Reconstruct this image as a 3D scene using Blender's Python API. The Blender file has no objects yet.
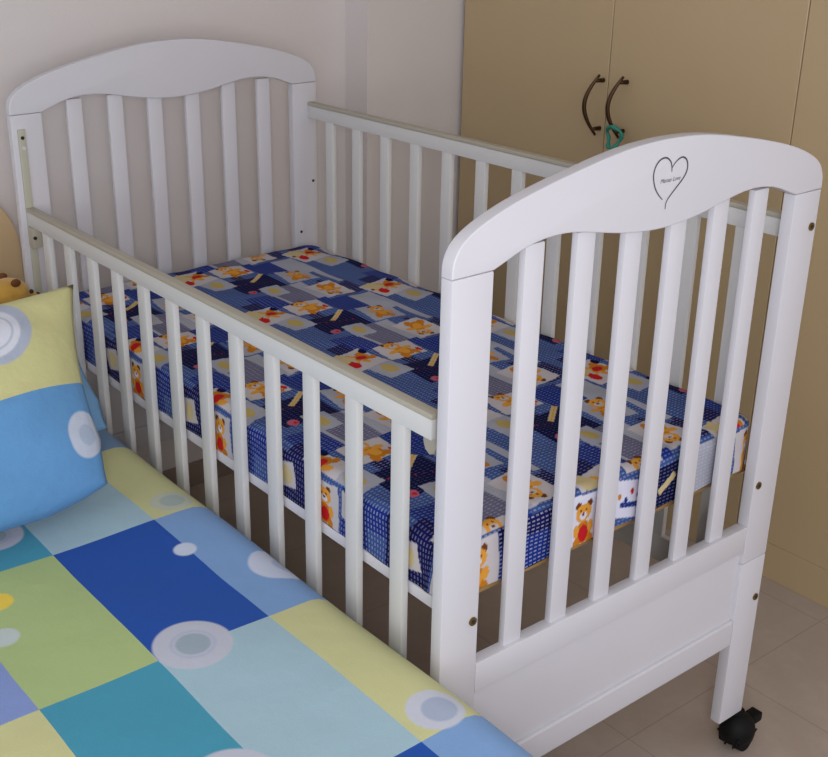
import bpy, bmesh, math, random
import numpy as np
from mathutils import Vector, Matrix

random.seed(4)
SC = bpy.context.scene
COL = SC.collection
DZ = 0.06            # heights below are measured from 6 cm above the floor


def lin(r, g, b):
    f = lambda c: (c / 255 / 12.92) if c / 255 <= 0.04045 else ((c / 255 + 0.055) / 1.055) ** 2.4
    return (f(r), f(g), f(b), 1.0)


# ------------------------------------------------------------------ materials
class NT:
    """small helper to write node graphs as expressions"""

    def __init__(s, mat):
        s.t = mat.node_tree
        s.n = s.t.nodes
        s.l = s.t.links

    def set(s, sock, v):
        if isinstance(v, bpy.types.NodeSocket):
            s.l.new(v, sock)
        else:
            sock.default_value = v

    def m(s, op, a, b=0.0, c=0.0):
        n = s.n.new('ShaderNodeMath')
        n.operation = op
        s.set(n.inputs[0], a)
        s.set(n.inputs[1], b)
        if op in ('COMPARE', 'MULTIPLY_ADD', 'SMOOTH_MIN'):
            s.set(n.inputs[2], c)
        return n.outputs[0]

    def mix(s, f, a, b):
        n = s.n.new('ShaderNodeMix')
        n.data_type = 'RGBA'
        s.set(n.inputs[0], f)
        s.set(n.inputs[6], a)
        s.set(n.inputs[7], b)
        return n.outputs[2]

    def xyz(s, v):
        n = s.n.new('ShaderNodeSeparateXYZ')
        s.l.new(v, n.inputs[0])
        return n.outputs[0], n.outputs[1], n.outputs[2]

    def coord(s, kind='Object'):
        return s.n.new('ShaderNodeTexCoord').outputs[kind]

    def noise(s, scale, detail=3, vec=None, rough=0.5):
        n = s.n.new('ShaderNodeTexNoise')
        n.inputs['Scale'].default_value = scale
        n.inputs['Detail'].default_value = detail
        n.inputs['Roughness'].default_value = rough
        s.l.new(vec if vec is not None else s.coord(), n.inputs['Vector'])
        return n.outputs['Fac']

    def bump(s, h, strength, dist=0.01):
        n = s.n.new('ShaderNodeBump')
        n.inputs['Strength'].default_value = strength
        n.inputs['Distance'].default_value = dist
        s.l.new(h, n.inputs['Height'])
        return n.outputs['Normal']

    def step(s, x, e):            # 1 when x > e
        return s.m('GREATER_THAN', x, e)

    def soft(s, x, e, w):         # smooth 0..1 around e
        return s.m('MULTIPLY_ADD', s.m('SUBTRACT', x, e), 1.0 / w, 0.5)


def new_mat(name, col, rough=0.5, metal=0.0, spec=0.5, sheen=0.0):
    m = bpy.data.materials.new(name)
    m.use_nodes = True
    b = m.node_tree.nodes['Principled BSDF']
    b.inputs['Base Color'].default_value = col
    b.inputs['Roughness'].default_value = rough
    b.inputs['Metallic'].default_value = metal
    b.inputs['Specular IOR Level'].default_value = spec
    if sheen:
        b.inputs['Sheen Weight'].default_value = sheen
    return m, b, NT(m)


def speck(name, col, rough=0.5, amount=0.06, scale=30, bump=0.0, bscale=200, **k):
    """a plain material with a little procedural variation of its own"""
    m, b, t = new_mat(name, col, rough, **k)
    f = t.noise(scale, 4)
    dark = tuple(c * (1 - amount) for c in col[:3]) + (1,)
    lite = tuple(min(1, c * (1 + amount)) for c in col[:3]) + (1,)
    t.set(b.inputs['Base Color'], t.mix(f, dark, lite))
    if bump:
        t.set(b.inputs['Normal'], t.bump(t.noise(bscale, 2), bump, 0.002))
    return m


M = {}
M['white'] = speck('white_paint', (0.60, 0.592, 0.632, 1), 0.38, 0.02, 12, 0.03, 60)
M['rail_white'] = speck('warm_white_paint', (0.61, 0.61, 0.60, 1), 0.4, 0.02, 12, 0.03, 60)
M['cream'] = speck('cream_plastic', (0.40, 0.37, 0.30, 1), 0.4, 0.03, 20)
M['track'] = speck('track_plastic', (0.44, 0.43, 0.34, 1), 0.45, 0.03, 20)
M['wall'] = speck('wall_paint', (0.66, 0.615, 0.60, 1), 0.75, 0.03, 5, 0.15, 120)
M['ceiling'] = speck('ceiling_paint', (0.75, 0.74, 0.72, 1), 0.9, 0.02, 5)
M['laminate'] = speck('beige_laminate', lin(182, 160, 124), 0.33, 0.03, 4)
M['laminate_dark'] = speck('beige_carcass', lin(120, 98, 70), 0.5, 0.03, 4)
M['bronze'] = speck('dark_bronze', lin(74, 52, 34), 0.3, 0.1, 40, metal=0.8)
M['brass'] = speck('aged_brass', lin(120, 98, 50), 0.35, 0.1, 60, metal=0.8)
M['black'] = speck('black_plastic', (0.006, 0.006, 0.006, 1), 0.6, 0.1, 40, spec=0.15)
M['dark'] = speck('dark_hole', (0.02, 0.018, 0.015, 1), 0.8, 0.1, 40)
M['ink'] = speck('grey_print', (0.07, 0.06, 0.075, 1), 0.6, 0.1, 40)
M['skirting'] = speck('stone_skirting', lin(140, 124, 113), 0.4, 0.08, 14)
M['ply'] = speck('plywood', lin(150, 118, 70), 0.6, 0.15, 30)
M['teal'] = speck('turquoise_elastic', lin(45, 135, 118), 0.6, 0.15, 80)
M['headboard'] = speck('pale_wood', lin(205, 178, 138), 0.5, 0.05, 6)
M['plush'] = speck('golden_plush', lin(196, 150, 62), 0.95, 0.25, 60, 0.8, 300, sheen=0.4)
M['plush_dark'] = speck('brown_plush', lin(105, 62, 30), 0.95, 0.2, 60, 0.5, 300)


# floor: speckled stone tiles with thin joints
def floor_mat():
    m, b, t = new_mat('stone_tiles', (0.2, 0.17, 0.15, 1), 0.35)
    x, y, z = t.xyz(t.coord())
    fx = t.m('PINGPONG', t.m('ADD', x, -0.875 + 3.0), 0.15)
    fy = t.m('PINGPONG', t.m('ADD', y, -0.125 + 3.0), 0.15)
    joint = t.m('LESS_THAN', t.m('MINIMUM', fx, fy), 0.0011)
    n = t.noise(14, 6, rough=0.65)
    base = t.mix(t.noise(3, 5), lin(164, 149, 139), lin(184, 169, 158))
    base = t.mix(t.m('MULTIPLY', t.soft(n, 0.56, 0.2), 0.4), base, lin(190, 176, 164))
    t.set(b.inputs['Base Color'], t.mix(t.m('MULTIPLY', joint, 0.32), base, lin(92, 80, 72)))
    return m


M['floor'] = floor_mat()


# bedspread: big printed rectangles with target shaped circles
def spread_mat():
    m, b, t = new_mat('patchwork_print', (0.5, 0.5, 0.5, 1), 0.9, spec=0.15, sheen=0.06)
    PB = dict(pale=lin(162, 192, 204), mid=lin(126, 162, 208), dark=lin(30, 80, 168),
              green=lin(172, 192, 130), teal=lin(70, 152, 178), yellow=lin(202, 202, 148),
              peri=lin(132, 152, 205), slate=lin(115, 145, 180))
    x, y, z = t.xyz(t.coord())
    wob = t.m('MULTIPLY', t.m('SUBTRACT', t.noise(5, 2), 0.5), 0.006)
    x = t.m('ADD', x, wob)
    # columns from right to left: x > -.127, > -.296, > -.455, > -.614 ...
    rows = [
        (-9, ['mid', 'dark', 'yellow', 'peri', 'green', 'teal', 'dark', 'pale', 'mid']),
        (-0.433, ['mid', 'dark', 'green', 'mid', 'pale', 'yellow', 'dark', 'pale', 'mid']),
        (-0.113, ['yellow', 'pale', 'teal', 'yellow', 'dark', 'pale', 'green', 'mid', 'teal']),
        (0.205, ['mid', 'dark', 'green', 'peri', 'yellow', 'teal', 'mid', 'green', 'pale']),
        (0.527, ['yellow', 'pale', 'teal', 'dark', 'green', 'mid', 'yellow', 'dark', 'teal']),
        (0.80, ['slate', 'yellow', 'mid', 'pale', 'teal', 'dark', 'green', 'pale', 'mid']),
        (1.12, ['green', 'mid', 'dark', 'yellow', 'pale', 'teal', 'mid', 'dark', 'yellow'])]
    col = None
    for y0, cols in rows:
        c = PB[cols[0]]
        for k in range(1, len(cols)):
            c = t.mix(t.m('LESS_THAN', x, -0.127 - 0.163 * (k - 1) - (0.004 if k == 2 else 0)), c, PB[cols[k]])
        col = c if col is None else t.mix(t.step(y, y0), col, c)
    W1, G1 = lin(190, 194, 208), lin(156, 172, 184)
    YB = lin(236, 206, 80)

    def circ(cx, cy, r, c):
        nonlocal col
        dx = t.m('SUBTRACT', x, cx)
        dy = t.m('SUBTRACT', y, cy)
        d = t.m('SQRT', t.m('ADD', t.m('MULTIPLY', dx, dx), t.m('MULTIPLY', dy, dy)))
        f = t.soft(t.m('SUBTRACT', r, d), 0.0, 0.004)
        n = f.node
        n.use_clamp = True
        col = t.mix(f, col, c)

    def target(cx, cy, r):
        circ(cx, cy, r, W1)
        circ(cx, cy, r * 0.58, lin(176, 184, 204))
        circ(cx, cy, r * 0.50, W1)
        circ(cx, cy, r * 0.44, G1)
    target(-0.242, 0.209, 0.052)
    target(-0.330, -0.035, 0.052)
    target(-0.345, 0.63, 0.045)
    target(-0.60, 0.42, 0.055)
    target(-0.75, 0.05, 0.05)
    circ(-0.131, 0.425, 0.017, lin(200, 210, 228))
    circ(-0.076, 0.566, 0.034, lin(190, 196, 176))
    circ(-0.074, 0.566, 0.020, lin(168, 182, 178))
    circ(-0.036, 0.315, 0.046, lin(198, 206, 226))
    circ(-0.026, 0.312, 0.022, lin(172, 184, 210))
    circ(-0.078, -0.080, 0.036, lin(198, 202, 214))
    circ(-0.074, -0.083, 0.022, lin(166, 178, 200))
    circ(-0.405, 0.455, 0.021, YB)
    circ(-0.430, 0.372, 0.021, lin(192, 204, 200))
    circ(-0.07, 0.95, 0.03, W1)
    circ(-0.52, 0.75, 0.04, W1)
    f = t.noise(420, 2)
    col = t.mix(t.m('MULTIPLY', f, 0.10), col, (0.03, 0.05, 0.10, 1))
    t.set(b.inputs['Base Color'], col)
    h = t.m('ADD', t.m('MULTIPLY', t.noise(9, 3), 1.0), t.m('MULTIPLY', t.noise(350, 2), 0.05))
    t.set(b.inputs['Normal'], t.bump(h, 0.35, 0.012))
    return m


M['spread'] = spread_mat()


# pillow print, in the pillow's own UV (0..1, u from the right edge in, v up)
def pillow_mat(name, front):
    m, b, t = new_mat(name, (0.5, 0.5, 0.5, 1), 0.9, spec=0.15, sheen=0.06)
    u, v, _ = t.xyz(t.coord('UV'))
    blue, yel = lin(100, 154, 204), lin(204, 202, 146)
    W1, G1 = lin(214, 218, 230), lin(172, 182, 200)
    if front:
        edge = t.m('MULTIPLY_ADD', u, -0.06, 0.515)
        col = t.mix(t.step(v, edge), blue, yel)
        col = t.mix(t.m('MULTIPLY', t.step(u, 0.52), t.step(v, edge)), col, lin(160, 192, 206))

        def circ(cx, cy, r, c, ax=0.50, ay=0.36):
            nonlocal col
            dx = t.m('MULTIPLY', t.m('SUBTRACT', u, cx), ax)
            dy = t.m('MULTIPLY', t.m('SUBTRACT', v, cy), ay)
            d = t.m('SQRT', t.m('ADD', t.m('MULTIPLY', dx, dx), t.m('MULTIPLY', dy, dy)))
            f = t.soft(t.m('SUBTRACT', r, d), 0.0, 0.004)
            f.node.use_clamp = True
            col = t.mix(f, col, c)
        circ(0.300, 0.815, 0.060, G1)
        circ(0.312, 0.815, 0.046, W1)
        circ(0.312, 0.815, 0.034, G1)
        circ(0.312, 0.815, 0.031, W1)
        circ(0.062, 0.27, 0.040, lin(196, 206, 222), 0.55, 0.36)
        circ(0.062, 0.27, 0.018, lin(176, 190, 212), 0.55, 0.36)
        circ(0.62, 0.25, 0.06, W1)
        circ(0.62, 0.25, 0.03, G1)
    else:
        col = t.mix(t.step(v, 0.55), lin(120, 168, 212), lin(140, 166, 190))
        col = t.mix(t.step(u, 0.4), col, yel)
    f = t.noise(420, 2)
    col = t.mix(t.m('MULTIPLY', f, 0.14), col, (0.03, 0.04, 0.07, 1))
    t.set(b.inputs['Base Color'], col)
    h = t.m('ADD', t.noise(14, 3), t.m('MULTIPLY', t.noise(350, 2), 0.05))
    t.set(b.inputs['Normal'], t.bump(h, 0.4, 0.015))
    return m


M['pillow'] = pillow_mat('pillowcase_print', True)
M['pillow_back'] = pillow_mat('plain_pillowcase_print', False)


def sheet_mat():
    m, b, t = new_mat('teddy_patchwork', (0.5, 0.5, 0.5, 1), 0.9, spec=0.08)
    a = t.n.new('ShaderNodeAttribute')
    a.attribute_name = 'print'
    w = t.n.new('ShaderNodeUVMap')
    w.uv_map = 'cloth'
    u, v, _ = t.xyz(w.outputs[0])
    s1 = t.m('SINE', t.m('MULTIPLY', u, 2 * math.pi / 0.0085))
    s2 = t.m('SINE', t.m('MULTIPLY', v, 2 * math.pi / 0.0062))
    s3 = t.m('SINE', t.m('MULTIPLY', t.m('ADD', u, v), 2 * math.pi / 0.016))
    dash = t.m('MULTIPLY', t.step(s2, 0.30), t.m('GREATER_THAN', s1, -0.35))
    dash = t.m('MULTIPLY', dash, t.m('MULTIPLY_ADD', s3, 0.2, 0.8))
    al = a.outputs['Alpha']
    col = t.mix(t.m('MULTIPLY', dash, t.m('MULTIPLY', al, 0.28)), a.outputs['Color'], lin(205, 208, 228))
    t.set(b.inputs['Base Color'], col)
    t.set(b.inputs['Normal'], t.bump(t.noise(16, 3), 0.35, 0.01))
    return m


M['sheet'] = sheet_mat()


# ------------------------------------------------------------------ mesh helpers
def link(name, bm, mat, parent=None, smooth=False, angle=40):
    me = bpy.data.meshes.new(name)
    bm.normal_update()
    bm.to_mesh(me)
    bm.free()
    o = bpy.data.objects.new(name, me)
    COL.objects.link(o)
    me.materials.append(mat)
    if parent is not None:
        o.parent = parent
        o.matrix_parent_inverse = Matrix.Identity(4)
        # parents are unrotated empties or parts: shift into their frame
        off = world_loc(parent)
        for v in me.vertices:
            v.co -= off
    for p in me.polygons:
        p.use_smooth = True
    if not smooth:
        try:
            me.set_sharp_from_angle(angle=math.radians(angle))
        except Exception:
            pass
    return o


def world_loc(o):
    v = Vector((0, 0, 0))
    while o is not None:
        v = v + o.location
        o = o.parent
    return v


def thing(name, loc, label, cat, group=None):
    o = bpy.data.objects.new(name, None)
    COL.objects.link(o)
    o.location = loc
    o.empty_display_size = 0.05
    o['label'] = label
    o['category'] = cat
    if group:
        o['group'] = group
    return o


def struct(o):
    o['kind'] = 'structure'
    return o


def box(bm, x0, x1, y0, y1, z0, z1, r=0.0, seg=2):
    """z given above the 6 cm datum"""
    z0 += DZ
    z1 += DZ
    ret = bmesh.ops.create_cube(bm, size=1.0)
    vs = ret['verts']
    for v in vs:
        v.co = Vector(((x0 + x1) / 2 + v.co.x * (x1 - x0), (y0 + y1) / 2 + v.co.y * (y1 - y0),
                       (z0 + z1) / 2 + v.co.z * (z1 - z0)))
    if r > 0:
        es = list({e for v in vs for e in v.link_edges})
        bmesh.ops.bevel(bm, geom=es, offset=r, segments=seg, profile=0.6, affect='EDGES', clamp_overlap=True)
    return bm


def B(*a, **k):
    return box(bmesh.new(), *a, **k)


def spline(pts, n=5):
    out = []
    P = [pts[0]] + list(pts) + [pts[-1]]
    for i in range(1, len(P) - 2):
        p0, p1, p2, p3 = [Vector(q) for q in P[i - 1:i + 3]]
        for k in range(n):
            s = k / n
            out.append(0.5 * ((2 * p1) + (-p0 + p2) * s + (2 * p0 - 5 * p1 + 4 * p2 - p3) * s * s +
                              (-p0 + 3 * p1 - 3 * p2 + p3) * s ** 3))
    out.append(Vector(pts[-1]))
    return out


def plate(outline, y0, y1, r=0.003, seg=2):
    """closed (x, z) outline extruded from y0 to y1 with rounded edges"""
    bm = bmesh.new()
    vs = [bm.verts.new((x, y0, z + DZ)) for x, z in outline]
    f = bm.faces.new(vs)
    ret = bmesh.ops.extrude_face_region(bm, geom=[f])
    nv = [g for g in ret['geom'] if isinstance(g, bmesh.types.BMVert)]
    bmesh.ops.translate(bm, verts=nv, vec=(0, y1 - y0, 0))
    bmesh.ops.recalc_face_normals(bm, faces=bm.faces)
    if r > 0:
        es = [e for e in bm.edges if abs(e.verts[0].co.y - e.verts[1].co.y) < 1e-6]
        bmesh.ops.bevel(bm, geom=es, offset=r, segments=seg, profile=0.6, affect='EDGES', clamp_overlap=True)
    return bm


def tube(bm, pts, r, n=10, closed=False, up=(0, 0, 1)):
    pts = [Vector(p) for p in pts]
    rr = r if isinstance(r, (list, tuple)) else [r] * len(pts)
    rings = []
    up = Vector(up)
    N = len(pts)
    for i, p in enumerate(pts):
        a = pts[(i - 1) % N] if (closed or i > 0) else pts[i]
        c = pts[(i + 1) % N] if (closed or i < N - 1) else pts[i]
        d = (c - a).normalized()
        s = d.cross(up)
        if s.length < 0.2:
            s = d.cross(Vector((1, 0, 0)))
        s.normalize()
        q = s.cross(d).normalized()
        rings.append([bm.verts.new(p + (s * math.cos(2 * math.pi * k / n) + q * math.sin(2 * math.pi * k / n)) * rr[i]) for k in range(n)])
    M_ = N if closed else N - 1
    for i in range(M_):
        A, Bq = rings[i], rings[(i + 1) % N]
        for k in range(n):
            bm.faces.new((A[k], A[(k + 1) % n], Bq[(k + 1) % n], Bq[k]))
    if not closed:
        bm.faces.new(rings[0][::-1])
        bm.faces.new(rings[-1])
    bmesh.ops.recalc_face_normals(bm, faces=bm.faces)
    return bm


def cyl(bm, c, axis, r, h, n=20, r2=None):
    """capped cylinder centred on c (c.z above datum)"""
    c = Vector((c[0], c[1], c[2] + DZ))
    ret = bmesh.ops.create_cone(bm, cap_ends=True, segments=n, radius1=r, radius2=r if r2 is None else r2, depth=h)
    q = Vector((0, 0, 1)).rotation_difference(Vector(axis).normalized()).to_matrix()
    for v in ret['verts']:
        v.co = q @ v.co + c
    return ret['verts']


def ball(bm, c, rad, n=20):
    c = Vector((c[0], c[1], c[2] + DZ))
    ret = bmesh.ops.create_uvsphere(bm, u_segments=n, v_segments=n // 2, radius=1.0)
    for v in ret['verts']:
        v.co = Vector((v.co.x * rad[0], v.co.y * rad[1], v.co.z * rad[2])) + c
    return ret['verts']


# ------------------------------------------------------------------ the room
FZ = -DZ
YL, YR, XS, XR = 1.447, 1.358, 0.929, 1.86
WARD = 1.228
XL, YF, HZ = -1.95, -2.6, 2.44
struct(link('floor', B(XL, XR, YF, YL + 0.1, FZ - 0.1, FZ), M['floor']))
bm = B(XL - 0.1, XS, YL, YL + 0.12, FZ, HZ)
struct(link('wall_back', bm, M['wall']))
struct(link('wall_alcove', B(XS, XR + 0.1, YR, YL + 0.12, FZ, HZ), M['wall']))
struct(link('wall_right', B(XR, XR + 0.1, -0.57, YR, FZ, HZ), M['wall']))
struct(link('ceiling', B(XL, XR, YF, YL, HZ, HZ + 0.1), M['ceiling']))

struct(link('baseboard_back', B(XL, XS, YL - 0.009, YL, FZ, 0.005, r=0.002), M['skirting']))

# ------------------------------------------------------------------ wardrobe
wr = thing('wardrobe', (WARD, 1.345, 0), 'tall beige laminate wardrobe with flat doors and bow handles along the right side', 'wardrobe')
Y1 = 1.345
doors = [(0.861, Y1), (0.385, 0.859), (-0.091, 0.383), (-0.567, -0.093)]
link('carcass', B(WARD + 0.02, XR - 0.02, -0.567, Y1, FZ + 0.02, 2.1), M['laminate_dark'], wr)
for i, (a, c) in enumerate(doors):
    d = link('door', B(WARD, WARD + 0.018, a, c, 0.028, 2.1, r=0.0012, seg=1), M['laminate'], wr)
    ys = {0: 0.872, 1: 0.803, 2: -0.05, 3: -0.13}[i]
    zb = 0.842 if i % 2 == 0 else 0.846
    bmh = bmesh.new()
    pts, rad = [], []
    for k in range(17):
        s = k / 16
        bow = math.sin(math.pi * s)
        pts.append((WARD - 0.016 - 0.022 * bow, ys + 0.02 * bow, zb - 0.008 + DZ + 0.135 * s))
        rad.append(0.0028 + 0.0022 * bow)
    tube(bmh, pts, rad, 10, up=(1, 0, 0))
    for s in (0.1, 0.9):
        bow = math.sin(math.pi * s)
        q = Vector((WARD - 0.016 - 0.022 * bow, ys + 0.02 * bow, zb - 0.008 + DZ + 0.135 * s))
        tube(bmh, [q, (WARD + 0.0005, q.y - 0.004, q.z)], [0.0035, 0.0055], 10)
    link('handle', bmh, M['bronze'], d, smooth=True)
link('plinth', B(WARD + 0.001, WARD + 0.02, -0.567, Y1, FZ, 0.0275, r=0.001, seg=1), M['laminate'], wr)

# turquoise loop hanging on the second handle
bm = bmesh.new()
pts = []
for k in range(28):
    a = 2 * math.pi * k / 28
    w = 0.019 + 0.004 * math.sin(3 * a)
    pts.append((1.196 + 0.006 * math.cos(2 * a), 0.806 + w * math.cos(a), 0.842 + DZ + 0.024 * math.sin(a)))
tube(bm, pts, [0.0045 + 0.0012 * math.sin(5 * k) for k in range(28)], 8, closed=True)
hb = link('hair_band', bm, M['teal'], smooth=True)
hb['label'] = 'turquoise fabric hair band looped over a wardrobe handle'
hb['category'] = 'hair band'

# ------------------------------------------------------------------ the crib
W, L, PW, T = 0.72, 1.277, 0.0643, 0.020
ZJ, ZB, ZR = 0.95, 0.012, 0.405
crib = thing('crib', (W / 2, L / 2, 0), 'white wooden baby crib with arched slatted ends and a heart print on black castors', 'crib')
GAP = 0.0562
SW = (W - 2 * PW - 7 * GAP) / 6
half_out = [(0, ZJ), (0.0008, .965), (.006, .979), (.017, .992), (.037, 1.004), (.065, 1.0155), (.1, 1.0265), (.15, 1.0385),
            (.2, 1.0485), (.25, 1.0575), (.3, 1.0638), (.36, 1.0662)]
half_in = [(PW, ZJ), (.085, .9575), (.107, .9655), (.13, .971), (.155, .9738), (.18, .9738), (.205, .971), (.24, .9645),
           (.28, .957), (.32, .952), (.36, .950)]


def mirror(h):
    return h + [(W - x, z) for x, z in h[::-1][1:]]


def arch_outline():
    o = [(p.x, p.y) for p in spline(mirror(half_out), 5)]
    i = [(p.x, p.y) for p in spline(mirror(half_in), 4)]
    return o + i[::-1]


OUT = arch_outline()
for end in (0, 1):
    # near end has its face at y=0; far end spans L .. L+T with the face that shows at y=L
    def Y(a, b):
        return (a, b) if end == 0 else (L + a, L + b)
    y0, y1 = Y(0, T)
    arch = link('arched_rail', plate(OUT, y0, y1, 0.0045, 3), M['white'], crib)
    for x0 in (0, W - PW):
        link('post', B(x0, x0 + PW, y0, y1, 0.334, ZJ - 0.0004, r=0.0028), M['white'], crib)
        lg = link('leg', B(x0, x0 + PW, y0, y1, ZB, 0.3337, r=0.0028), M['white'], crib)
    a, c = Y(0.007, 0.018)
    for k in range(6):
        x0 = PW + GAP + k * (GAP + SW)
        link('slat', B(x0, x0 + SW, a, c, ZR - 0.006, 0.968, r=0.003), M['white'], crib)
    a, c = Y(0.0006, T - 0.0006)
    link('crossbar', B(PW, W - PW, a, c, 0.357, ZR, r=0.002), M['white'], crib)
    a, c = Y(0.007, 0.0155)
    link('lower_panel', B(PW, W - PW, a, c, 0.222, 0.3568), M['white'], crib)
    a, c = Y(0.0004, T - 0.0004)
    link('bottom_rail', B(PW, W - PW, a, c, 0.176, 0.226, r=0.004, seg=3), M['white'], crib)
    if end == 0:
        # heart print and the lettering inside it
        Lp = [(0.3679, 1.0229), (0.3668, 1.0298), (0.3632, 1.0371), (0.3544, 1.0425), (0.3443, 1.0418), (0.3365, 1.036),
              (0.3328, 1.0278), (0.3330, 1.0184), (0.3374, 1.0069), (0.3445, 0.9975), (0.3545, 0.9887)]
        Rp = [(0.3671, 1.0278), (0.3725, 1.0333), (0.3791, 1.0377), (0.3872, 1.0393), (0.3949, 1.0354), (0.3987, 1.0276),
              (0.3976, 1.0188), (0.391, 1.0101), (0.3798, 1.0007), (0.3687, 0.9913), (0.3625, 0.984), (0.3618, 0.9751)]
        bm = bmesh.new()
        for stroke in (Lp, Rp):
            S = spline(stroke, 4)
            prev = None
            for i, pnt in enumerate(S):
                d = (S[min(i + 1, len(S) - 1)] - S[max(i - 1, 0)]).normalized()
                nrm = Vector((-d.y, d.x))
                s = i / (len(S) - 1)
                w = 0.0006 + 0.0006 * math.sin(math.pi * s) ** 0.7
                A = bm.verts.new((pnt.x + nrm.x * w, -0.0004, pnt.y + nrm.y * w + DZ))
                Q = bm.verts.new((pnt.x - nrm.x * w, -0.0004, pnt.y - nrm.y * w + DZ))
                if prev:
                    bm.faces.new((prev[0], A, Q, prev[1]))
                prev = (A, Q)
        bmesh.ops.recalc_face_normals(bm, faces=bm.faces)
        ht = link('heart_print', bm, M['ink'], arch)
        ht['label'] = 'thin dark brush-stroke heart printed on the arch'
        cu = bpy.data.curves.new('lettering', 'FONT')
        cu.body = 'Mamas Love'
        cu.size = 0.0078
        cu.shear = 0.35
        cu.align_x = 'CENTER'
        tmp = bpy.data.objects.new('lettering_tmp', cu)
        COL.objects.link(tmp)
        bpy.context.view_layer.update()
        me = bpy.data.meshes.new_from_object(tmp.evaluated_get(bpy.context.evaluated_depsgraph_get()))
        bpy.data.objects.remove(tmp)
        bm = bmesh.new()
        bm.from_mesh(me)
        bpy.data.meshes.remove(me)
        for v in bm.verts:
            v.co = Vector((v.co.x + 0.3665, -0.0004, v.co.y + 1.0105 + DZ))
        link('lettering', bm, M['ink'], arch)

# bolts (front faces of the near end, and the barrel nuts on the headboard face)
for x, z in ((0.707, 0.254), (0.054, 0.477), (0.668, 0.477), (0.7065, 0.895)):
    bm = bmesh.new()
    cyl(bm, (x, -0.0006, z), (0, 1, 0), 0.0062, 0.003, 20)
    bl = link('bolt', bm, M['brass'], crib)
    bm = bmesh.new()
    cyl(bm, (x, -0.0024, z), (0, 1, 0), 0.003, 0.001, 6)
    link('socket', bm, M['dark'], bl)
for x, z in ((0.708, 0.724), (0.672, 0.607)):
    bm = bmesh.new()
    cyl(bm, (x, L - 0.0003, z), (0, 1, 0), 0.0032, 0.002, 16)
    link('bolt', bm, M['dark'], crib)

# black castors under the four legs
for cx_, cy_ in ((0.716, 0.001), (0.028, 0.004), (0.692, L + 0.012), (0.028, L + 0.012)):
    bm = bmesh.new()
    cyl(bm, (cx_, cy_ + 0.004, ZB - 0.003), (0, 0, 1), 0.012, 0.007)
    cyl(bm, (cx_, cy_, -0.012), (0, 0, 1), 0.0085, 0.03)
    # hood: a half shell over the wheels
    hv = ball(bm, (cx_, cy_, -0.026), (0.0335, 0.030, 0.033), 24)
    cut = [v for v in hv if v.co.z < -0.044 + DZ]
    bmesh.ops.delete(bm, geom=cut, context='VERTS')
    cast = link('castor', bm, M['black'], crib, smooth=False)
    for s in (-1, 1):
        bm = bmesh.new()
        vs = cyl(bm, (cx_, cy_ + s * 0.0145, -0.034), (0, 1, 0), 0.026, 0.015, 28)
        bmesh.ops.bevel(bm, geom=[e for e in bm.edges if e.calc_face_angle(0) > 1], offset=0.004, segments=3, affect='EDGES')
        link('wheel', bm, M['black'], cast)
    bm = B(cx_ + 0.026, cx_ + 0.056, cy_ - 0.012, cy_ + 0.010, -0.028, -0.010, r=0.003)
    link('brake_lever', bm, M['black'], cast)


# slatted long sides: the left one is let down, the right one is up
def long_side(xf, xb, ztop, tag_, n0=0.042):
    h = 0.674
    # xf = outer face x, xb = inner face x
    lo, hi = min(xf, xb), max(xf, xb)
    top = link('side_rail', B(lo, hi, n0, L - 0.001, ztop - 0.036, ztop - 0.0082, r=0.0015), M['rail_white'], crib)
    cap = link('rail_cap', B(lo - 0.0015, hi + 0.0025, n0 - 0.002, L - 0.0005, ztop - 0.008, ztop, r=0.002), M['cream'], crib)
    cap['label'] = 'thin cream capping strip along the top of the side rail'
    link('side_rail', B(lo, hi, n0, L - 0.001, ztop - h, ztop - h + 0.05, r=0.002), M['rail_white'], crib)
    for k in range(12):
        y = 0.1215 + 0.0990 * k
        link('slat', B(lo + 0.0008, hi - 0.0008, y - 0.028, y, ztop - h + 0.048, ztop - 0.0345, r=0.0028), M['rail_white'], crib)


long_side(0.0115, 0.0245, 0.768, 'left')
long_side(0.7080, 0.6955, 0.907, 'right')
# track, peg and guides of the drop side
for end in (0, 1):
    ya, yb = (L - 0.0045, L + 0.001) if end else (T - 0.001, T + 0.0045)
    tr = link('slide_track', B(0.0110, 0.0262, ya, yb, 0.08, 0.922, r=0.0015), M['track'], crib)
    tr['label'] = 'cream plastic slide track on the end post'
    yy = L - 0.005 if end else T + 0.005
    bm = bmesh.new()
    cyl(bm, (0.0187, yy, 0.906), (0, 1, 0), 0.0035, 0.002, 16)
    link('track_hole', bm, M['dark'], tr)  # dark disc painted in place of the hole in the track
    bm = bmesh.new()
    cyl(bm, (0.0195, yy, 0.886), (0, 1, 0), 0.0035, 0.004, 16)
    link('track_peg', bm, M['white'], tr)
gb = link('guide_bracket', B(0.0085, 0.0275, L - 0.030, L - 0.005, 0.690, 0.7315, r=0.003), M['cream'], crib)
bm = bmesh.new()
cyl(bm, (0.0125, L - 0.0305, 0.712), (0, 1, 0), 0.0036, 0.003, 14)
link('bracket_screw', bm, M['dark'], gb)
# catch under the near end of the let-down side
bm = plate([(0, 0.737), (0, 0.716), (0.004, 0.706), (0.013, 0.701), (0.022, 0.706), (0.026, 0.716), (0.026, 0.737)], 0, 0.012, 0.003)
for v in bm.verts:      # turn the plate into the x = const plane
    v.co = Vector((0.0255 + v.co.y, 0.048 + v.co.x, v.co.z))
bmesh.ops.recalc_face_normals(bm, faces=bm.faces)
ct = link('release_catch', bm, M['cream'], crib)

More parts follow.
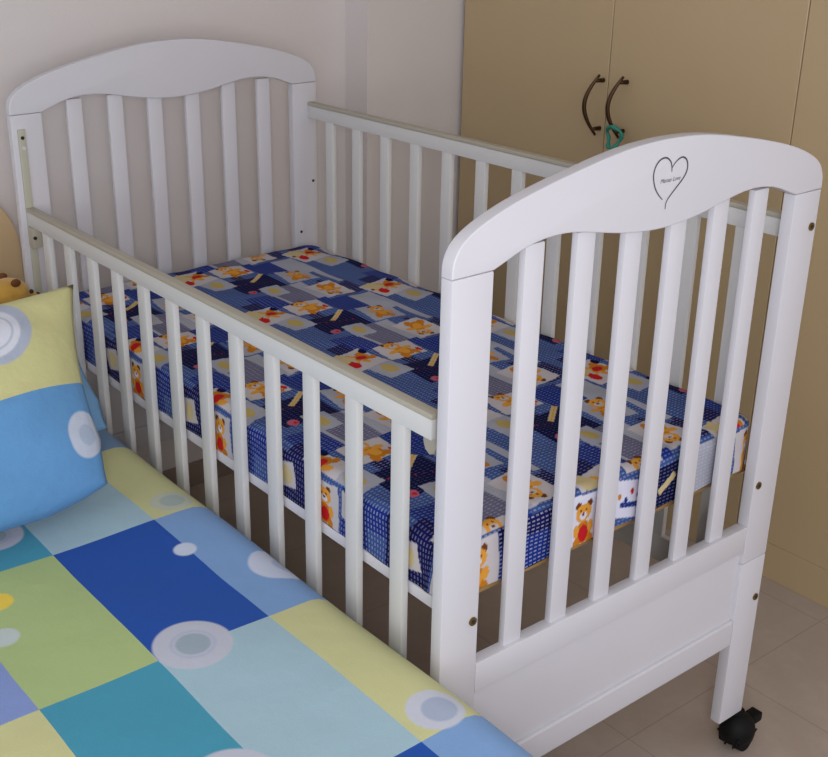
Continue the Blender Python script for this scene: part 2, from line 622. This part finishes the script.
# mattress support
for x0 in (0.0275, 0.6775):
    link('support_rail', B(x0, x0 + 0.016, 0.03, L - 0.012, 0.480, 0.4978, r=0.0015), M['white'], crib)
sb = link('support_board', B(0.0437, 0.6773, 0.032, L - 0.014, 0.487, 0.4978, r=0.001), M['ply'], crib)
sb['label'] = 'bare plywood mattress board'

# ------------------------------------------------------------------ crib mattress with printed sheet
A_NAVY = lin(8, 12, 62); A_NAVY2 = lin(20, 20, 78); A_BLUE = lin(24, 46, 122); A_DENIM = lin(56, 80, 136)
A_PALE = lin(158, 160, 172); A_GREY = lin(100, 98, 122); A_CREAM = lin(192, 176, 132)
A_OR = lin(186, 116, 30); A_OR2 = lin(210, 148, 58); A_BR = lin(104, 56, 24); A_RED = lin(184, 30, 38)
A_W = lin(186, 180, 182); A_Y = lin(176, 156, 94); A_PINK = lin(170, 88, 108); A_LT = lin(205, 205, 220)
PX, PY = 0.295, 0.290


def paint(U, V):
    """printed colour at cloth coordinates U (across) and V (along), repeating motif; alpha = stitched texture"""
    a = np.mod(U - 0.28, PX)
    b = np.mod(V - 0.37, PY)
    out = np.zeros(U.shape + (4,))
    out[:] = A_DENIM[:3] + (1.0,)

    def wrap(ca, cb):
        da = a - ca
        db = b - cb
        da = da - PX * np.round(da / PX)
        db = db - PY * np.round(db / PY)
        return da, db

    def put(mask, c, tex):
        out[mask] = c[:3] + (tex,)

    def rect(a0, a1, b0, b1, c, tex=1.0, rot=0.0, notch=False):
        da, db = wrap((a0 + a1) / 2, (b0 + b1) / 2)
        r = math.radians(rot)
        x = da * math.cos(r) + db * math.sin(r)
        y = -da * math.sin(r) + db * math.cos(r)
        put((abs(x) < (a1 - a0) / 2) & (abs(y) < (b1 - b0) / 2), c, tex)

    def ell(ca, cb, ra, rb, c, tex=0.0, rot=0.0):
        da, db = wrap(ca, cb)
        r = math.radians(rot)
        x = da * math.cos(r) + db * math.sin(r)
        y = -da * math.sin(r) + db * math.cos(r)
        put((x / ra) ** 2 + (y / rb) ** 2 < 1, c, tex)

    def bear(ca, cb, s, rot, shirt=None):
        """teddy whose head points along +a when rot = 0"""
        r = math.radians(rot)

        def P(x, y):
            return ca + s * (x * math.cos(r) - y * math.sin(r)), cb + s * (x * math.sin(r) + y * math.cos(r))
        for x, y, ra, rb, c in ((-0.25, 0, .50, .36, A_OR), (-0.62, .34, .26, .17, A_OR), (-0.62, -.34, .26, .17, A_OR),
                                (-0.02, .40, .15, .27, A_OR2), (-0.02, -.40, .15, .27, A_OR2),
                                (0.78, .26, .16, .14, A_BR), (0.78, -.26, .16, .14, A_BR), (0.48, 0, .36, .37, A_OR2)):
            q = P(x, y)
            ell(q[0], q[1], ra * s, rb * s, c, 0.0, rot)
        q = P(-0.25, 0)
        ell(q[0], q[1], .30 * s, .22 * s, shirt or A_OR2, 0.0, rot)
        q = P(0.40, 0)
        ell(q[0], q[1], .16 * s, .20 * s, A_W, 0.0, rot)
        q = P(0.47, 0)
        ell(q[0], q[1], .06 * s, .08 * s, A_BR, 0.0, rot)
        for sg in (-1, 1):
            q = P(0.62, .13 * sg)
            ell(q[0], q[1], .045 * s, .045 * s, A_BR, 0.0, rot)

    # ---- fields
    rect(.110, .136, .125, .20, A_NAVY2)
    rect(.195, .245, .150, .238, A_BLUE, .55)
    rect(.240, .296, .125, .232, A_PALE, .35)
    rect(.243, .300, -.045, .060, A_NAVY2, .9)
    rect(.255, .290, .020, .060, A_DENIM)
    rect(.122, .212, -.045, .075, A_GREY, .9)
    rect(.185, .215, -.045, .075, A_PALE, .6)
    rect(.178, .200, .160, .255, A_BLUE, .6)
    rect(.060, .120, -.032, .048, A_BLUE, .8)
    rect(.030, .070, -.080, .020, A_NAVY2, .6)
    rect(.082, .184, .076, .164, A_NAVY, .25)
    rect(.118, .126, -.04, .08, A_PALE, .5)
    rect(-.012, .002, .03, .19, A_PALE, .3)
    # ---- patches with pictures
    rect(.036, .092, .132, .198, A_PALE, .1, 6)
    ell(.064, .165, .013, .019, A_Y, .1, 10)
    rect(.118, .162, .032, .092, A_PALE, .1, -5)
    ell(.140, .062, .011, .018, A_Y, .1)
    rect(.004, .084, .190, .272, A_W, .05, 8)
    bear(.048, .235, .041, 200, A_RED)
    ell(.026, .214, .010, .014, A_RED)
    ell(.078, .262, .007, .010, A_NAVY)
    rect(.198, .270, .076, .158, A_PALE, .05, -6)
    bear(.235, .117, .040, 75)
    rect(.206, .272, -.040, .046, A_W, .05, 4)
    bear(.240, .004, .040, 255)
    rect(.096, .174, .192, .256, A_W, .05, -4)
    bear(.136, .225, .041, 100, A_OR2)
    ell(.166, .208, .005, .009, A_RED)
    rect(.010, .040, -.060, -.020, A_CREAM, .1, 25)
    # pencil and pink spot in the navy square
    rect(.126, .184, .149, .159, A_CREAM, 0, 38)
    rect(.126, .184, .152, .1545, A_OR2, 0, 38)
    ell(.101, .084, .010, .010, A_PINK)
    ell(.104, .082, .004, .004, A_RED)
    # red sparks in the navy
    for i in range(6):
        rect(.10 + .013 * i, .103 + .013 * i, .135 - .004 * i, .137 - .004 * i, A_RED, 0, 45)

    # ---- the cloth that hangs down at the left side and at the near end
    def local(mask0, S, D, s0, s1, d0, d1, c, tex, rot=0.0):
        r = math.radians(rot)
        ds, dd = S - (s0 + s1) / 2, D - (d0 + d1) / 2
        x = ds * math.cos(r) + dd * math.sin(r)
        y = -ds * math.sin(r) + dd * math.cos(r)
        put(mask0 & (abs(x) < (s1 - s0) / 2) & (abs(y) < (d1 - d0) / 2), c, tex)

    def lell(mask0, S, D, cs, cd, rs, rd, c, tex=0.0):
        put(mask0 & (((S - cs) / rs) ** 2 + ((D - cd) / rd) ** 2 < 1), c, tex)

    def sitting(mask0, S, D, cs, cd, k, shirt):
        for x, y, ra, rb, c in ((0, .45, .42, .50, A_OR), (-.40, .85, .20, .24, A_OR), (.40, .85, .20, .24, A_OR),
                                (-.42, .30, .17, .28, A_OR2), (.42, .30, .17, .28, A_OR2), (0, .50, .30, .36, shirt),
                                (-.30, -.75, .16, .17, A_BR), (.30, -.75, .16, .17, A_BR), (0, -.40, .44, .40, A_OR2),
                                (0, -.26, .20, .17, A_LT), (0, -.33, .08, .06, A_BR), (-.15, -.50, .05, .06, A_BR), (.15, -.50, .05, .06, A_BR)):
            lell(mask0, S, D, cs + x * k, cd + y * k, ra * k, rb * k, c)
    # D: depth below the rim
    ml = U < 0.031
    D = 0.031 - U
    S = np.mod(V - 0.25, PY)
    local(ml, S, D, -.01, .09, -.01, .2, A_DENIM, 1)
    local(ml, S, D, .008, .078, .010, .085, A_W, .1, 3)
    sitting(ml, S, D, .042, .046, .034, A_RED)
    local(ml, S, D, .088, .190, -.01, .2, A_NAVY2, .8)
    local(ml, S, D, .088, .120, .066, .2, A_NAVY, .8)
    local(ml, S, D, .118, .162, .018, .060, A_W, .1, 12)
    lell(ml, S, D, .140, .040, .013, .016, A_CREAM, .1)
    local(ml, S, D, .190, .300, -.01, .2, A_BLUE, 1.3)
    local(ml, S, D, .190, .230, .04, .2, A_DENIM, 1.2)
    local(ml, S, D, .262, .300, .010, .050, A_W, .1, -10)
    mn = (V < 0.029) & (U > 0.031)
    D = 0.029 - V
    S = U
    local(mn, S, D, 0, .8, -.01, .2, A_DENIM, 1)
    for o in (0.0, PX * 2):
        local(mn, S, D, o + .040, o + .122, .006, .090, A_W, .15, -3)
        sitting(mn, S, D, o + .082, .046, .038, A_OR2)
    local(mn, S, D, .122, .236, -.01, .030, A_NAVY2, 1.5)
    local(mn, S, D, .122, .236, .030, .2, A_BLUE, 1.5)
    local(mn, S, D, .234, .345, .004, .090, A_LT, .1, 2)
    local(mn, S, D, .240, .262, .020, .080, A_DENIM, 1.6)
    sitting(mn, S, D, .286, .046, .036, A_RED)
    local(mn, S, D, .330, .345, -.01, .03, A_NAVY2, .5)
    local(mn, S, D, .345, .420, .012, .070, A_LT, .3, 14)
    for q in range(4):
        lell(mn, S, D, .358 + .015 * q, .030 + .010 * (q % 2), .004, .005, (A_OR, A_BLUE, A_RED, A_NAVY)[q])
    local(mn, S, D, .360, .408, .046, .054, A_BLUE, .5, 14)
    local(mn, S, D, .424, .500, .010, .2, A_NAVY, .6)
    local(mn, S, D, .446, .486, .036, .048, A_CREAM, .1, -40)
    local(mn, S, D, .500, .516, -.01, .2, A_BLUE, 1.2)
    local(mn, S, D, .516, .600, -.01, .2, A_PALE, 1)
    return out


def crib_mattress():
    x0, x1, y0, y1, z0, z1 = 0.0285, 0.6925, 0.026, 1.262, 0.4985, 0.583
    step = 0.0019
    er = 0.020            # edge radius top
    cr = 0.045            # plan corner radius
    verts, faces, UV = [], [], []
    hx, hy = (x1 - x0) / 2, (y1 - y0) / 2
    mx, my = (x0 + x1) / 2, (y0 + y1) / 2
    side = (z1 - z0) + 0.0

    # grid in unfolded coords; beyond the top's edge the cloth folds down
    ext = side + er * (math.pi / 2 - 1) - er * 0
    nx = int((2 * hx + 2 * ext) / step)
    ny = int((2 * hy + 2 * ext) / step)
    us = np.linspace(-hx - ext, hx + ext, nx)
    vs = np.linspace(-hy - ext, hy + ext, ny)
    Ug, Vg = np.meshgrid(us, vs, indexing='ij')
    # signed overflow beyond the flat part (flat part = half size minus edge radius, rounded in plan)
    fx, fy = hx - er, hy - er
    c = cr - er
    qx = np.maximum(np.abs(Ug) - (fx - c), 0)
    qy = np.maximum(np.abs(Vg) - (fy - c), 0)
    # chebyshev-like distance so the square unfolded cloth maps on rounded corners
    big = np.maximum(qx, qy)
    ln = np.sqrt(qx ** 2 + qy ** 2) + 1e-12
    out_ = np.maximum(big - c, 0)
    # direction in plan
    dx = np.where((qx > 0) & (qy > 0), qx / ln, np.where(qx > 0, 1.0, 0.0)) * np.sign(Ug)
    dy = np.where((qx > 0) & (qy > 0), qy / ln, np.where(qy > 0, 1.0, 0.0)) * np.sign(Vg)
    bx = np.clip(Ug, -(fx - c), fx - c)
    by = np.clip(Vg, -(fy - c), fy - c)
    rin = np.minimum(big, c)
    ang = np.clip(out_ / er, 0, math.pi / 2)
    down = np.maximum(out_ - er * math.pi / 2, 0)
    rr = rin + er * np.sin(ang)
    X = mx + bx + dx * rr
    Yc = my + by + dy * rr
    Z = z1 - er * (1 - np.cos(ang)) - down
    Z = np.maximum(Z, z0)
    # gentle unevenness of the cloth
    wob = 0.0016 * np.sin(Ug * 31 + 1.3 * np.sin(Vg * 17)) * np.cos(Vg * 23) + 0.001 * np.sin(Ug * 67 + Vg * 41)
    Z = np.where(out_ <= 0, Z + wob, Z + wob * np.cos(ang))
    # crown: middle a touch higher than the rim
    push = 0.0014 * np.sin(Vg * 55 + Ug * 50) * (ang > 0.8)
    X = X + dx * push
    Yc = Yc + dy * push
    colr = paint(Ug + mx, Vg + my)
    me = bpy.data.meshes.new('crib_mattress')
    N = nx * ny
    co = np.stack([X, Yc, Z + DZ], -1).reshape(-1, 3)
    idx = np.arange(N).reshape(nx, ny)
    f = np.stack([idx[:-1, :-1], idx[1:, :-1], idx[1:, 1:], idx[:-1, 1:]], -1).reshape(-1, 4)
    # bottom cap vertices
    edge = list(idx[:, 0]) + list(idx[-1, 1:]) + list(idx[-2::-1, -1]) + list(idx[0, -2:0:-1])
    nf = len(f)
    me.vertices.add(N + 1)
    allco = np.vstack([co, [[mx, my, z0 + DZ]]])
    me.vertices.foreach_set('co', allco.ravel())
    ne = len(edge)
    loops = np.concatenate([f.ravel(), np.array([[edge[(i + 1) % ne], edge[i], N] for i in range(ne)]).ravel()])
    starts = np.concatenate([np.arange(nf) * 4, nf * 4 + np.arange(ne) * 3])
    totals = np.concatenate([np.full(nf, 4), np.full(ne, 3)])
    me.loops.add(len(loops))
    me.loops.foreach_set('vertex_index', loops.astype(np.int32))
    me.polygons.add(nf + ne)
    me.polygons.foreach_set('loop_start', starts.astype(np.int32))
    me.polygons.foreach_set('loop_total', totals.astype(np.int32))
    me.update(calc_edges=True)
    at = me.color_attributes.new('print', 'FLOAT_COLOR', 'POINT')
    full = np.vstack([colr.reshape(-1, 4), [[.2, .2, .4, 1]]])
    at.data.foreach_set('color', full.astype(np.float32).ravel())
    uvl = me.uv_layers.new(name='cloth')
    uvv = np.vstack([np.stack([Ug, Vg], -1).reshape(-1, 2), [[0, 0]]])
    uvl.data.foreach_set('uv', uvv[loops].astype(np.float32).ravel())
    for p in me.polygons:
        p.use_smooth = True
    me.materials.append(M['sheet'])
    me.validate()
    o = bpy.data.objects.new('crib_mattress', me)
    COL.objects.link(o)
    o['label'] = 'crib mattress in a fitted blue denim patchwork sheet printed with teddy bears'
    o['category'] = 'mattress'
    return o


crib_mattress()


# ------------------------------------------------------------------ the big bed in front
def soft_slab(name, x0, x1, y0, y1, z0, z1, er, mat, parent=None, amp=0.004, step=0.016, nz=14):
    """rounded upholstered block with slight waviness"""
    bm = bmesh.new()
    us = [i / 1.0 for i in range(0)]
    hx, hy = (x1 - x0) / 2, (y1 - y0) / 2
    mx, my = (x0 + x1) / 2, (y0 + y1) / 2
    drop = z1 - z0
    ext = drop - er + er * math.pi / 2 - er
    nx = int((2 * hx + 2 * ext) / step)
    ny = int((2 * hy + 2 * ext) / step)
    grid = []
    cr = er * 1.4
    c = cr - er
    for i in range(nx + 1):
        row = []
        u = -hx - ext + (2 * hx + 2 * ext) * i / nx
        for j in range(ny + 1):
            v = -hy - ext + (2 * hy + 2 * ext) * j / ny
            fx, fy = hx - er, hy - er
            qx = max(abs(u) - (fx - c), 0)
            qy = max(abs(v) - (fy - c), 0)
            big = max(qx, qy)
            ln = math.hypot(qx, qy)
            dx = (qx / ln if ln > 0 else 0) * (1 if u > 0 else -1)
            dy = (qy / ln if ln > 0 else 0) * (1 if v > 0 else -1)
            o = max(big - c, 0)
            ang = min(o / er, math.pi / 2)
            dn = max(o - er * math.pi / 2, 0)
            rr = min(big, c) + er * math.sin(ang)
            x = mx + max(-(fx - c), min(fx - c, u)) + dx * rr
            y = my + max(-(fy - c), min(fy - c, v)) + dy * rr
            z = max(z1 - er * (1 - math.cos(ang)) - dn, z0)
            w = amp * (math.sin(u * 9 + 1.7 * math.sin(v * 5)) * math.cos(v * 7 + 0.8) * 0.6 + 0.4 * math.sin(u * 21 + v * 13))
            z += w * math.cos(ang)
            row.append(bm.verts.new((x, y, z + DZ)))
        grid.append(row)
    for i in range(nx):
        for j in range(ny):
            bm.faces.new((grid[i][j], grid[i + 1][j], grid[i + 1][j + 1], grid[i][j + 1]))
    return link(name, bm, mat, parent, smooth=True)


BX0, BX1, BY0, BY1 = -1.42, -0.013, -0.56, 1.40
bed = thing('bed', ((BX0 + BX1) / 2, (BY0 + BY1) / 2, 0), 'wide bed with pale wooden headboard standing left of the crib', 'bed')
link('bed_frame', B(BX0 + 0.03, BX1 - 0.03, BY0 + 0.03, BY1, 0.06, 0.20, r=0.006), M['headboard'], bed)
for x in (BX0 + 0.05, BX1 - 0.11):
    for y in (BY0 + 0.05, BY1 - 0.08):
        link('leg', B(x, x + 0.06, y, y + 0.06, FZ, 0.06, r=0.003), M['headboard'], bed)
hc = [(-0.11 + 0.15 * math.cos(math.radians(a)), 0.65 + 0.15 * math.sin(math.radians(a))) for a in range(0, 91, 6)]
hbm = plate([(0.04, FZ)] + hc + [(-1.36 - x - 0.11, z) for x, z in hc[::-1]] + [(-1.51, FZ)], 1.401, 1.433, 0.006)
link('headboard', hbm, M['headboard'], bed)
sp = soft_slab('bedspread', BX0, BX1, BY0, BY1, 0.2015, 0.4495, 0.052, M['spread'], amp=0.0035)
sp['label'] = 'soft bedspread of large blue, green, teal and yellow rectangles with printed circles'
sp['category'] = 'bedspread'


def pillow(name, BR, TR, width, thick, mat, puff=0.05, n=44, ears=0.018, seed=0, droop=0.0):
    """cushion with its right edge from BR (bottom) to TR (top), running towards -x"""
    BR, TR = Vector(BR), Vector(TR)
    H = (TR - BR)
    left = Vector((-1, -0.03, 0.0)) * width
    nrm = H.cross(left).normalized()          # faces the viewer
    if nrm.y > 0:
        nrm = -nrm
    bm = bmesh.new()
    uvl = bm.loops.layers.uv.new('UVMap')
    F, Bk = {}, {}
    uvof = {}
    for i in range(n + 1):
        for j in range(n + 1):
            s, t_ = i / n, j / n
            a, b = 2 * s - 1, 2 * t_ - 1
            # edges curve inwards between the corner ears
            ina = 1 - 0.10 * (1 - b * b)
            inb = 1 - 0.055 * (1 - a * a)
            sp_ = 0.5 + 0.5 * a * ina
            tp = 0.5 + 0.5 * b * inb
            prof = max(0.0, (1 - a ** 4) * (1 - b ** 4)) ** 0.52
            prof *= 0.62 + 0.38 * (1 - a * a) * (1 - b * b)
            wr_ = 0.006 * math.sin(7 * a + 3 * math.sin(4 * b + seed)) * math.cos(5 * b + seed) * (1 - abs(a) ** 6)
            pos = BR + left * sp_ + H * tp
            low = (1 - t_) ** 2
            up = Vector((0, 0, -droop * low * (1 - abs(a) ** 6)))
            if a < -0.5 and b < -0.5:      # blunt lower corner
                kx = (-a - 0.5) * 2 * (-b - 0.5) * 2
                pos = pos + left * 0.05 * kx + H * 0.05 * kx
            f = pos + nrm * (thick * 0.5 * prof + wr_ * prof) + up
            k = pos - nrm * (thick * 0.5 * prof) + up
            rim = i in (0, n) or j in (0, n)
            F[i, j] = bm.verts.new(f + Vector((0, 0, DZ)))
            Bk[i, j] = F[i, j] if rim else bm.verts.new(k + Vector((0, 0, DZ)))
            uvof[F[i, j]] = (s, t_)
            if not rim:
                uvof[Bk[i, j]] = (s, t_)
    for i in range(n):
        for j in range(n):
            for G, flip in ((F, False), (Bk, True)):
                q = [G[i, j], G[i + 1, j], G[i + 1, j + 1], G[i, j + 1]]
                if flip:
                    q = q[::-1]
                f = bm.faces.new(q)
                for lp in f.loops:
                    lp[uvl].uv = uvof[lp.vert]
    bmesh.ops.recalc_face_normals(bm, faces=bm.faces)
    return link(name, bm, mat, smooth=True)


pl = pillow('pillow', (-0.146, 0.582, 0.486), (-0.100, 0.815, 0.752), 0.52, 0.15, M['pillow'], droop=0.012)
pl['label'] = 'plump yellow and blue pillow with printed rings, leaning upright in front on the bed'
pl['category'] = 'pillow'
pl['group'] = 'pillows on the bed'
pb = pillow('pillow', (-0.044, 0.790, 0.480), (-0.040, 0.985, 0.655), 0.52, 0.12, M['pillow_back'], seed=2)
pb['label'] = 'plain blue pillow mostly hidden behind the front yellow and blue pillow'
pb['category'] = 'pillow'
pb['group'] = 'pillows on the bed'

# plush bear peeping over the pillow
bearc = Vector((-0.085, 1.215, 0.452))
tb = thing('teddy_bear', (bearc.x, bearc.y, bearc.z + DZ), 'golden plush bear lying behind the pillows by the headboard', 'stuffed toy')
bm = bmesh.new()
ball(bm, (-0.125, 1.225, 0.510), (0.075, 0.055, 0.062), 24)
ball(bm, (-0.074, 1.20, 0.623), (0.046, 0.038, 0.034), 24)
ball(bm, (-0.038, 1.192, 0.613), (0.022, 0.018, 0.016), 20)
ball(bm, (-0.16, 1.20, 0.582), (0.060, 0.03, 0.045), 18)
link('body', bm, M['plush'], tb, smooth=True)
for dx, dy in ((-0.004, -0.022), (-0.01, 0.03)):
    bm = bmesh.new()
    ball(bm, (-0.060 + dx, 1.196 + dy, 0.653), (0.010, 0.006, 0.008), 14)
    link('ear', bm, M['plush_dark'], tb, smooth=True)
bm = bmesh.new()
ball(bm, (-0.0170, 1.190, 0.616), (0.006, 0.007, 0.005), 12)
link('nose', bm, M['dark'], tb, smooth=True)
for dy in (-0.018, 0.018):
    bm = bmesh.new()
    ball(bm, (-0.038, 1.184 + dy, 0.633), (0.0045, 0.0045, 0.0045), 12)
    link('eye', bm, M['dark'], tb, smooth=True)

# ------------------------------------------------------------------ light
def area(name, loc, target, size, power, col, sy=None):
    l = bpy.data.lights.new(name, 'AREA')
    l.size = size
    if sy:
        l.shape = 'RECTANGLE'
        l.size_y = sy
    l.energy = power
    l.color = col
    o = bpy.data.objects.new(name, l)
    COL.objects.link(o)
    o.location = loc
    o.rotation_euler = (Vector(target) - Vector(loc)).to_track_quat('-Z', 'Y').to_euler()
    return o


area('window_light', (-1.35, -2.15, 1.2), (0.45, 0.6, 0.8), 1.3, 24, (0.97, 0.96, 1.0), 0.9)
area('flash_light', (-0.95, -1.15, 1.50), (0.5, 0.8, 0.6), 0.25, 11, (1.0, 0.97, 0.95))
wd = bpy.data.worlds.new('World')
SC.world = wd
wd.use_nodes = True
bg = wd.node_tree.nodes['Background']
bg.inputs[0].default_value = (0.92, 0.93, 1.0, 1)
bg.inputs[1].default_value = 1.15

# ------------------------------------------------------------------ camera
cam = bpy.data.cameras.new('camera')
co = bpy.data.objects.new('camera', cam)
COL.objects.link(co)
R = Matrix(((0.79399, 0.22948, -0.56295), (-0.60793, 0.30217, -0.73424), (0.00162, 0.92522, 0.37943)))
co.matrix_world = Matrix.Translation((-0.83714, -0.92557, 1.35571 + DZ)) @ R.to_4x4()
cam.sensor_width = 36
cam.sensor_fit = 'HORIZONTAL'
cam.lens = 1169.25 * 36 / 828
cam.shift_x = (414 - 361.666) / 828
cam.shift_y = (367.326 - 378.5) / 828
cam.clip_start = 0.05
SC.camera = co

SC.view_settings.view_transform = 'Standard'
SC.view_settings.look = 'None'
SC.view_settings.gamma = 1
SC.view_settings.exposure = -0.25
SC.view_settings.use_curve_mapping = False
